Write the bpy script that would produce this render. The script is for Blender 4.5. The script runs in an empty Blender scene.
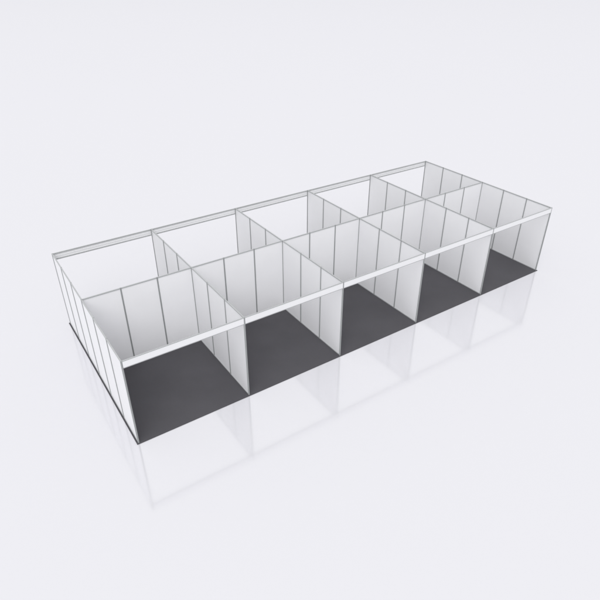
import bpy, bmesh, math, random
from mathutils import Vector
random.seed(4)
S = bpy.context.scene
C = S.collection

# ------------------------------------------------------------------ camera
cam = bpy.data.objects.new('camera', bpy.data.cameras.new('camera'))
C.objects.link(cam); S.camera = cam
cam.location = (-2.0205, -9.8463, 9.8727)
cam.rotation_euler = (1.0080, -0.0001, -0.5930)
cam.data.sensor_width = 36
cam.data.lens = 36*552.9/600
cam.data.clip_start = 0.1; cam.data.clip_end = 5000

# ------------------------------------------------------------------ studio light
w = bpy.data.worlds.new('World'); S.world = w; w.use_nodes = True
bg = w.node_tree.nodes['Background']
bg.inputs['Color'].default_value = (0.985, 0.99, 1.0, 1)
bg.inputs['Strength'].default_value = 0.97

def lamp(name, loc, aim, size, power):
    l = bpy.data.lights.new(name, 'AREA'); l.shape = 'DISK'; l.size = size
    l.energy = power; l.color = (1.0, 0.99, 0.98)
    o = bpy.data.objects.new(name, l); C.objects.link(o)
    o.location = loc
    o.rotation_euler = (Vector(aim)-Vector(loc)).to_track_quat('-Z', 'Y').to_euler()
    return o
# one very big soft box, high on the camera's left
lamp('soft_box', (-445, -525, 790), (8, 3, 0), 900, 5300000)

S.view_settings.view_transform = 'Standard'
S.view_settings.look = 'None'
S.view_settings.exposure = 0.0
S.view_settings.gamma = 1.0
S.render.resolution_x = 1024; S.render.resolution_y = 1024
S.render.engine = 'CYCLES'
S.cycles.max_bounces = 12
S.cycles.diffuse_bounces = 8
S.cycles.glossy_bounces = 6

# ------------------------------------------------------------------ materials
def newmat(name):
    m = bpy.data.materials.new(name); m.use_nodes = True
    nt = m.node_tree; return m, nt, nt.nodes, nt.links, nt.nodes['Principled BSDF']

def mat_panel(PANEL):
    m, nt, N, L, P = newmat('white_laminate')
    tc = N.new('ShaderNodeTexCoord'); oi = N.new('ShaderNodeObjectInfo')
    n = N.new('ShaderNodeTexNoise'); n.inputs['Scale'].default_value = 1.7; n.inputs['Detail'].default_value = 3
    L.new(tc.outputs['Object'], n.inputs['Vector'])
    r = N.new('ShaderNodeMapRange'); r.inputs['To Min'].default_value = 0.975; r.inputs['To Max'].default_value = 1.02
    L.new(n.outputs['Fac'], r.inputs['Value'])
    r2 = N.new('ShaderNodeMapRange'); r2.inputs['To Min'].default_value = 0.985; r2.inputs['To Max'].default_value = 1.01
    L.new(oi.outputs['Random'], r2.inputs['Value'])
    mu = N.new('ShaderNodeMath'); mu.operation = 'MULTIPLY'
    L.new(r.outputs[0], mu.inputs[0]); L.new(r2.outputs[0], mu.inputs[1])
    v = N.new('ShaderNodeVectorMath'); v.operation = 'SCALE'
    v.inputs[0].default_value = PANEL
    L.new(mu.outputs[0], v.inputs['Scale']); L.new(v.outputs[0], P.inputs['Base Color'])
    P.inputs['Roughness'].default_value = 0.42
    P.inputs['Specular IOR Level'].default_value = 0.35
    return m
def mat_alu(name, col, rough, metal):
    m, nt, N, L, P = newmat(name)
    tc = N.new('ShaderNodeTexCoord'); mp = N.new('ShaderNodeMapping'); mp.inputs['Scale'].default_value = (60, 60, 1.5)
    n = N.new('ShaderNodeTexNoise'); n.inputs['Scale'].default_value = 1.0; n.inputs['Detail'].default_value = 2
    L.new(tc.outputs['Object'], mp.inputs['Vector']); L.new(mp.outputs[0], n.inputs['Vector'])
    r = N.new('ShaderNodeMapRange'); r.inputs['To Min'].default_value = 0.9; r.inputs['To Max'].default_value = 1.1
    L.new(n.outputs['Fac'], r.inputs['Value'])
    v = N.new('ShaderNodeVectorMath'); v.operation = 'SCALE'; v.inputs[0].default_value = col
    L.new(r.outputs[0], v.inputs['Scale']); L.new(v.outputs[0], P.inputs['Base Color'])
    P.inputs['Roughness'].default_value = rough; P.inputs['Metallic'].default_value = metal
    return m
def mat_carpet():
    m, nt, N, L, P = newmat('charcoal_carpet')
    tc = N.new('ShaderNodeTexCoord')
    n = N.new('ShaderNodeTexNoise'); n.inputs['Scale'].default_value = 160; n.inputs['Detail'].default_value = 3
    b = N.new('ShaderNodeTexNoise'); b.inputs['Scale'].default_value = 0.9; b.inputs['Detail'].default_value = 5
    for q in (n, b): L.new(tc.outputs['Object'], q.inputs['Vector'])
    r = N.new('ShaderNodeMapRange'); r.inputs['To Min'].default_value = 0.72; r.inputs['To Max'].default_value = 1.28
    r2 = N.new('ShaderNodeMapRange'); r2.inputs['From Min'].default_value = 0.3; r2.inputs['From Max'].default_value = 0.7
    r2.inputs['To Min'].default_value = 0.93; r2.inputs['To Max'].default_value = 1.06
    L.new(n.outputs['Fac'], r.inputs['Value']); L.new(b.outputs['Fac'], r2.inputs['Value'])
    mu = N.new('ShaderNodeMath'); mu.operation = 'MULTIPLY'
    L.new(r.outputs[0], mu.inputs[0]); L.new(r2.outputs[0], mu.inputs[1])
    v = N.new('ShaderNodeVectorMath'); v.operation = 'SCALE'; v.inputs[0].default_value = CARPET
    L.new(mu.outputs[0], v.inputs['Scale']); L.new(v.outputs[0], P.inputs['Base Color'])
    bp = N.new('ShaderNodeBump'); bp.inputs['Strength'].default_value = 0.35; bp.inputs['Distance'].default_value = 0.004
    L.new(n.outputs['Fac'], bp.inputs['Height']); L.new(bp.outputs[0], P.inputs['Normal'])
    P.inputs['Roughness'].default_value = 0.95; P.inputs['Specular IOR Level'].default_value = 0.15
    return m
def mat_floor():
    m, nt, N, L, P = newmat('white_studio_floor')
    N.remove(P)
    out = N['Material Output']
    d = N.new('ShaderNodeBsdfDiffuse'); d.inputs['Color'].default_value = (*FLOOR, 1)
    g = N.new('ShaderNodeBsdfGlossy'); g.inputs['Color'].default_value = (0.95, 0.95, 0.98, 1); g.inputs['Roughness'].default_value = 0.10
    mx = N.new('ShaderNodeMixShader'); mx.inputs[0].default_value = FLOOR_GLOSS
    L.new(d.outputs[0], mx.inputs[1]); L.new(g.outputs[0], mx.inputs[2]); L.new(mx.outputs[0], out.inputs['Surface'])
    return m

PANEL = (0.822, 0.823, 0.842)
CARPET = (0.085, 0.083, 0.0915)
FLOOR = (0.669, 0.664, 0.698)
FLOOR_GLOSS = 0.28
M_PANEL = mat_panel(PANEL)
M_POST = mat_alu('satin_aluminium', (0.36, 0.375, 0.378), 0.45, 0.2)
M_RAIL = mat_alu('satin_aluminium_rail', (0.45, 0.462, 0.468), 0.45, 0.25)
M_CARPET = mat_carpet()
M_FLOOR = mat_floor()
M_FASCIA = mat_panel((0.75, 0.752, 0.768))
M_FASCIA_REAR = mat_panel((0.85, 0.852, 0.868))

# ------------------------------------------------------------------ mesh helpers
def obj(name, bm, m, parent=None, loc=(0, 0, 0), rotz=0.0):
    bmesh.ops.recalc_face_normals(bm, faces=bm.faces)
    me = bpy.data.meshes.new(name); bm.to_mesh(me); bm.free(); me.materials.append(m)
    o = bpy.data.objects.new(name, me); C.objects.link(o)
    o.location = loc; o.rotation_euler = (0, 0, rotz)
    if parent: o.parent = parent
    return o
def box(bm, x0, x1, y0, y1, z0, z1, bev=0.0):
    t = bmesh.new()
    v = [t.verts.new((x, y, z)) for x in (x0, x1) for y in (y0, y1) for z in (z0, z1)]
    for f in ((0, 1, 3, 2), (4, 6, 7, 5), (0, 4, 5, 1), (2, 3, 7, 6), (0, 2, 6, 4), (1, 5, 7, 3)):
        t.faces.new([v[i] for i in f])
    if bev: bmesh.ops.bevel(t, geom=t.edges[:], offset=bev, segments=2, affect='EDGES')
    me = bpy.data.meshes.new('t'); t.to_mesh(me); t.free(); bm.from_mesh(me); bpy.data.meshes.remove(me)
def extrude_profile(bm, pts, a, b, axis):
    def P(p, t): return (t, p[0], p[1]) if axis == 'x' else (p[0], p[1], t)
    A = [bm.verts.new(P(p, a)) for p in pts]; B = [bm.verts.new(P(p, b)) for p in pts]
    n = len(pts)
    for i in range(n): bm.faces.new((A[i], A[(i+1) % n], B[(i+1) % n], B[i]))
    bm.faces.new(A[::-1]); bm.faces.new(B)

H = 2.461
RP = 0.021           # post radius
Z0 = 0.014           # top of the carpet
RAIL_H = 0.034
def post_mesh():
    """eight-sided system post with a slot down every face, a cap and a levelling foot"""
    bm = bmesh.new(); pts = []
    for k in range(8):
        a0 = math.radians(k*45-22.5); a1 = math.radians(k*45+22.5); am = math.radians(k*45)
        p0 = Vector((math.cos(a0), math.sin(a0)))*RP; p1 = Vector((math.cos(a1), math.sin(a1)))*RP
        q0 = p0.lerp(p1, .34); q1 = p0.lerp(p1, .66); ins = Vector((math.cos(am), math.sin(am)))*0.005
        pts += [p0, q0, q0-ins, q1-ins, q1]
    extrude_profile(bm, pts, Z0+0.012, H-0.003, 'z')
    oc = [(math.cos(math.radians(k*45+22.5))*RP, math.sin(math.radians(k*45+22.5))*RP) for k in range(8)]
    extrude_profile(bm, [(x*0.98, y*0.98) for x, y in oc], H-0.003, H, 'z')
    extrude_profile(bm, [(x*1.05, y*1.05) for x, y in oc], Z0, Z0+0.012, 'z')
    return bm
RW = 0.0145
def rail_mesh(length, z0, z1):
    """beam with a groove along each side, running along +x from 0"""
    bm = bmesh.new(); h = z1-z0; w = RW
    pts = [(-w, z0), (w, z0), (w, z0+h*.3), (w-.004, z0+h*.38), (w-.004, z0+h*.62), (w, z0+h*.7), (w, z1-.002), (w-.002, z1),
           (-w+.002, z1), (-w, z1-.002), (-w, z0+h*.7), (-w+.004, z0+h*.62), (-w+.004, z0+h*.38), (-w, z0+h*.3)]
    extrude_profile(bm, pts, RP-0.002, length-RP+0.002, 'x')
    return bm
def panel_mesh(length, z0, z1, th=0.0035):
    bm = bmesh.new(); box(bm, RP-0.004, length-RP+0.004, -th, th, z0, z1); return bm

def mesh_of(bm, name, m):
    bmesh.ops.recalc_face_normals(bm, faces=bm.faces)
    me = bpy.data.meshes.new(name); bm.to_mesh(me); bm.free(); me.materials.append(m); return me
ME_POST = mesh_of(post_mesh(), 'post', M_POST)
ME_TOP = mesh_of(rail_mesh(1.0, H-RAIL_H, H-0.002), 'top_rail', M_RAIL)
ME_BOT = mesh_of(rail_mesh(1.0, Z0+0.004, Z0+0.030), 'bottom_rail', M_RAIL)
ME_PANEL = mesh_of(panel_mesh(1.0, Z0+0.026, H-RAIL_H+0.004), 'panel', M_PANEL)

def part(name, me, parent, loc):
    o = bpy.data.objects.new(name, me); C.objects.link(o); o.parent = parent; o.location = loc
    return o
def thing(name, label, cat, loc, rotz, group=None):
    o = bpy.data.objects.new(name, None); C.objects.link(o)
    o.empty_display_size = 0.3
    o.location = loc; o.rotation_euler = (0, 0, rotz)
    o['label'] = label; o['category'] = cat
    if group: o['group'] = group
    return o

# ------------------------------------------------------------------ the setting
def sheet(name, x0, x1, y0, y1, z, m):
    bm = bmesh.new()
    bm.faces.new([bm.verts.new(p) for p in ((x0, y0, z), (x1, y0, z), (x1, y1, z), (x0, y1, z))])
    return obj(name, bm, m)
fl = sheet('floor', -1500, 2500, -1500, 3500, 0.0, M_FLOOR); fl['kind'] = 'structure'

# ------------------------------------------------------------------ carpet under all ten booths
bm = bmesh.new(); CE = 0.05
box(bm, -CE, 15+CE, -CE, 6+CE, 0.002, Z0, 0.003)
cp = obj('carpet', bm, M_CARPET)
cp['label'] = 'dark charcoal carpet covering the floor of all ten booths'; cp['category'] = 'carpet'

# ------------------------------------------------------------------ side walls, front to back
side_labels = [
    'white outer side wall at the near left end, its outside face in view',
    'white partition wall between the first and second booth from the left',
    'white partition wall between the second and third booth from the left',
    'white partition wall between the third and fourth booth from the left',
    'white partition wall between the fourth booth and the far right booth',
    'white outer side wall closing the far right end of the row',
]
for k, lab in enumerate(side_labels):
    t = thing('long_divider', lab, 'divider', (k*3, 0, 0), math.pi/2, 'side walls running from front to back of the stand')
    for j in range(7): part('post', ME_POST, t, (j, 0, 0))
    for j in range(6):
        part('panel', ME_PANEL, t, (j, 0, 0))
        part('top_rail', ME_TOP, t, (j, 0, 0))
        part('bottom_rail', ME_BOT, t, (j, 0, 0))

# ------------------------------------------------------------------ back walls between front and rear booths
back_labels = [
    'white back wall of three panels in the leftmost and nearest booth',
    'white back wall of three panels in the second booth from the left',
    'white back wall of three panels in the middle booth of the row',
    'white back wall of three panels in the fourth booth from the left',
    'white back wall of three panels in the far right booth',
]
for k, lab in enumerate(back_labels):
    t = thing('booth_divider', lab, 'divider', (k*3, 3, 0), 0, 'back walls dividing front booths from rear booths')
    for j in (1, 2): part('post', ME_POST, t, (j, 0, 0))
    for j in range(3):
        part('panel', ME_PANEL, t, (j, 0, 0))
        part('top_rail', ME_TOP, t, (j, 0, 0))
        part('bottom_rail', ME_BOT, t, (j, 0, 0))

# ------------------------------------------------------------------ fascia boards over the open fronts
def fascia_meshes(FH, rh, mb, ribbed):
    """board held between a top and a bottom rail"""
    t = mesh_of(rail_mesh(3.0, H-rh-0.002, H-0.002), 'top_rail', M_RAIL)
    b = mesh_of(rail_mesh(3.0, H-FH, H-FH+rh), 'bottom_rail', M_RAIL)
    bm = bmesh.new()
    box(bm, RP-0.002, 3-RP+0.002, -RW-0.0035, -RW+0.0035, H-FH+rh+0.0005, H-rh-0.0025, 0.001)
    if ribbed: box(bm, RP+0.001, 3-RP-0.001, -RW+0.003, -RW+0.014, H-FH*0.5-0.007, H-FH*0.5+0.007, 0.001)
    return mesh_of(bm, 'board', mb), t, b
FAS = {'front': fascia_meshes(0.200, 0.020, M_FASCIA, False), 'rear': fascia_meshes(0.215, 0.030, M_FASCIA_REAR, True)}
place = ['leftmost and nearest booth', 'second booth from the left', 'middle booth', 'fourth booth from the left', 'far right booth']
for row, y in (('front', 0), ('rear', 6)):
    for k in range(5):
        lab = ('white fascia board across the open front of the '+place[k]) if row == 'front' else \
              ('pale fascia board on the far side, behind the '+place[k])
        t = thing('fascia_board', lab, 'fascia', (k*3 if row == 'front' else k*3+3, y, 0), 0 if row == 'front' else math.pi, 'fascia boards along the '+row+' of the stand')
        for nm, me in zip(('board', 'top_rail', 'bottom_rail'), FAS[row]): part(nm, me, t, (0, 0, 0))
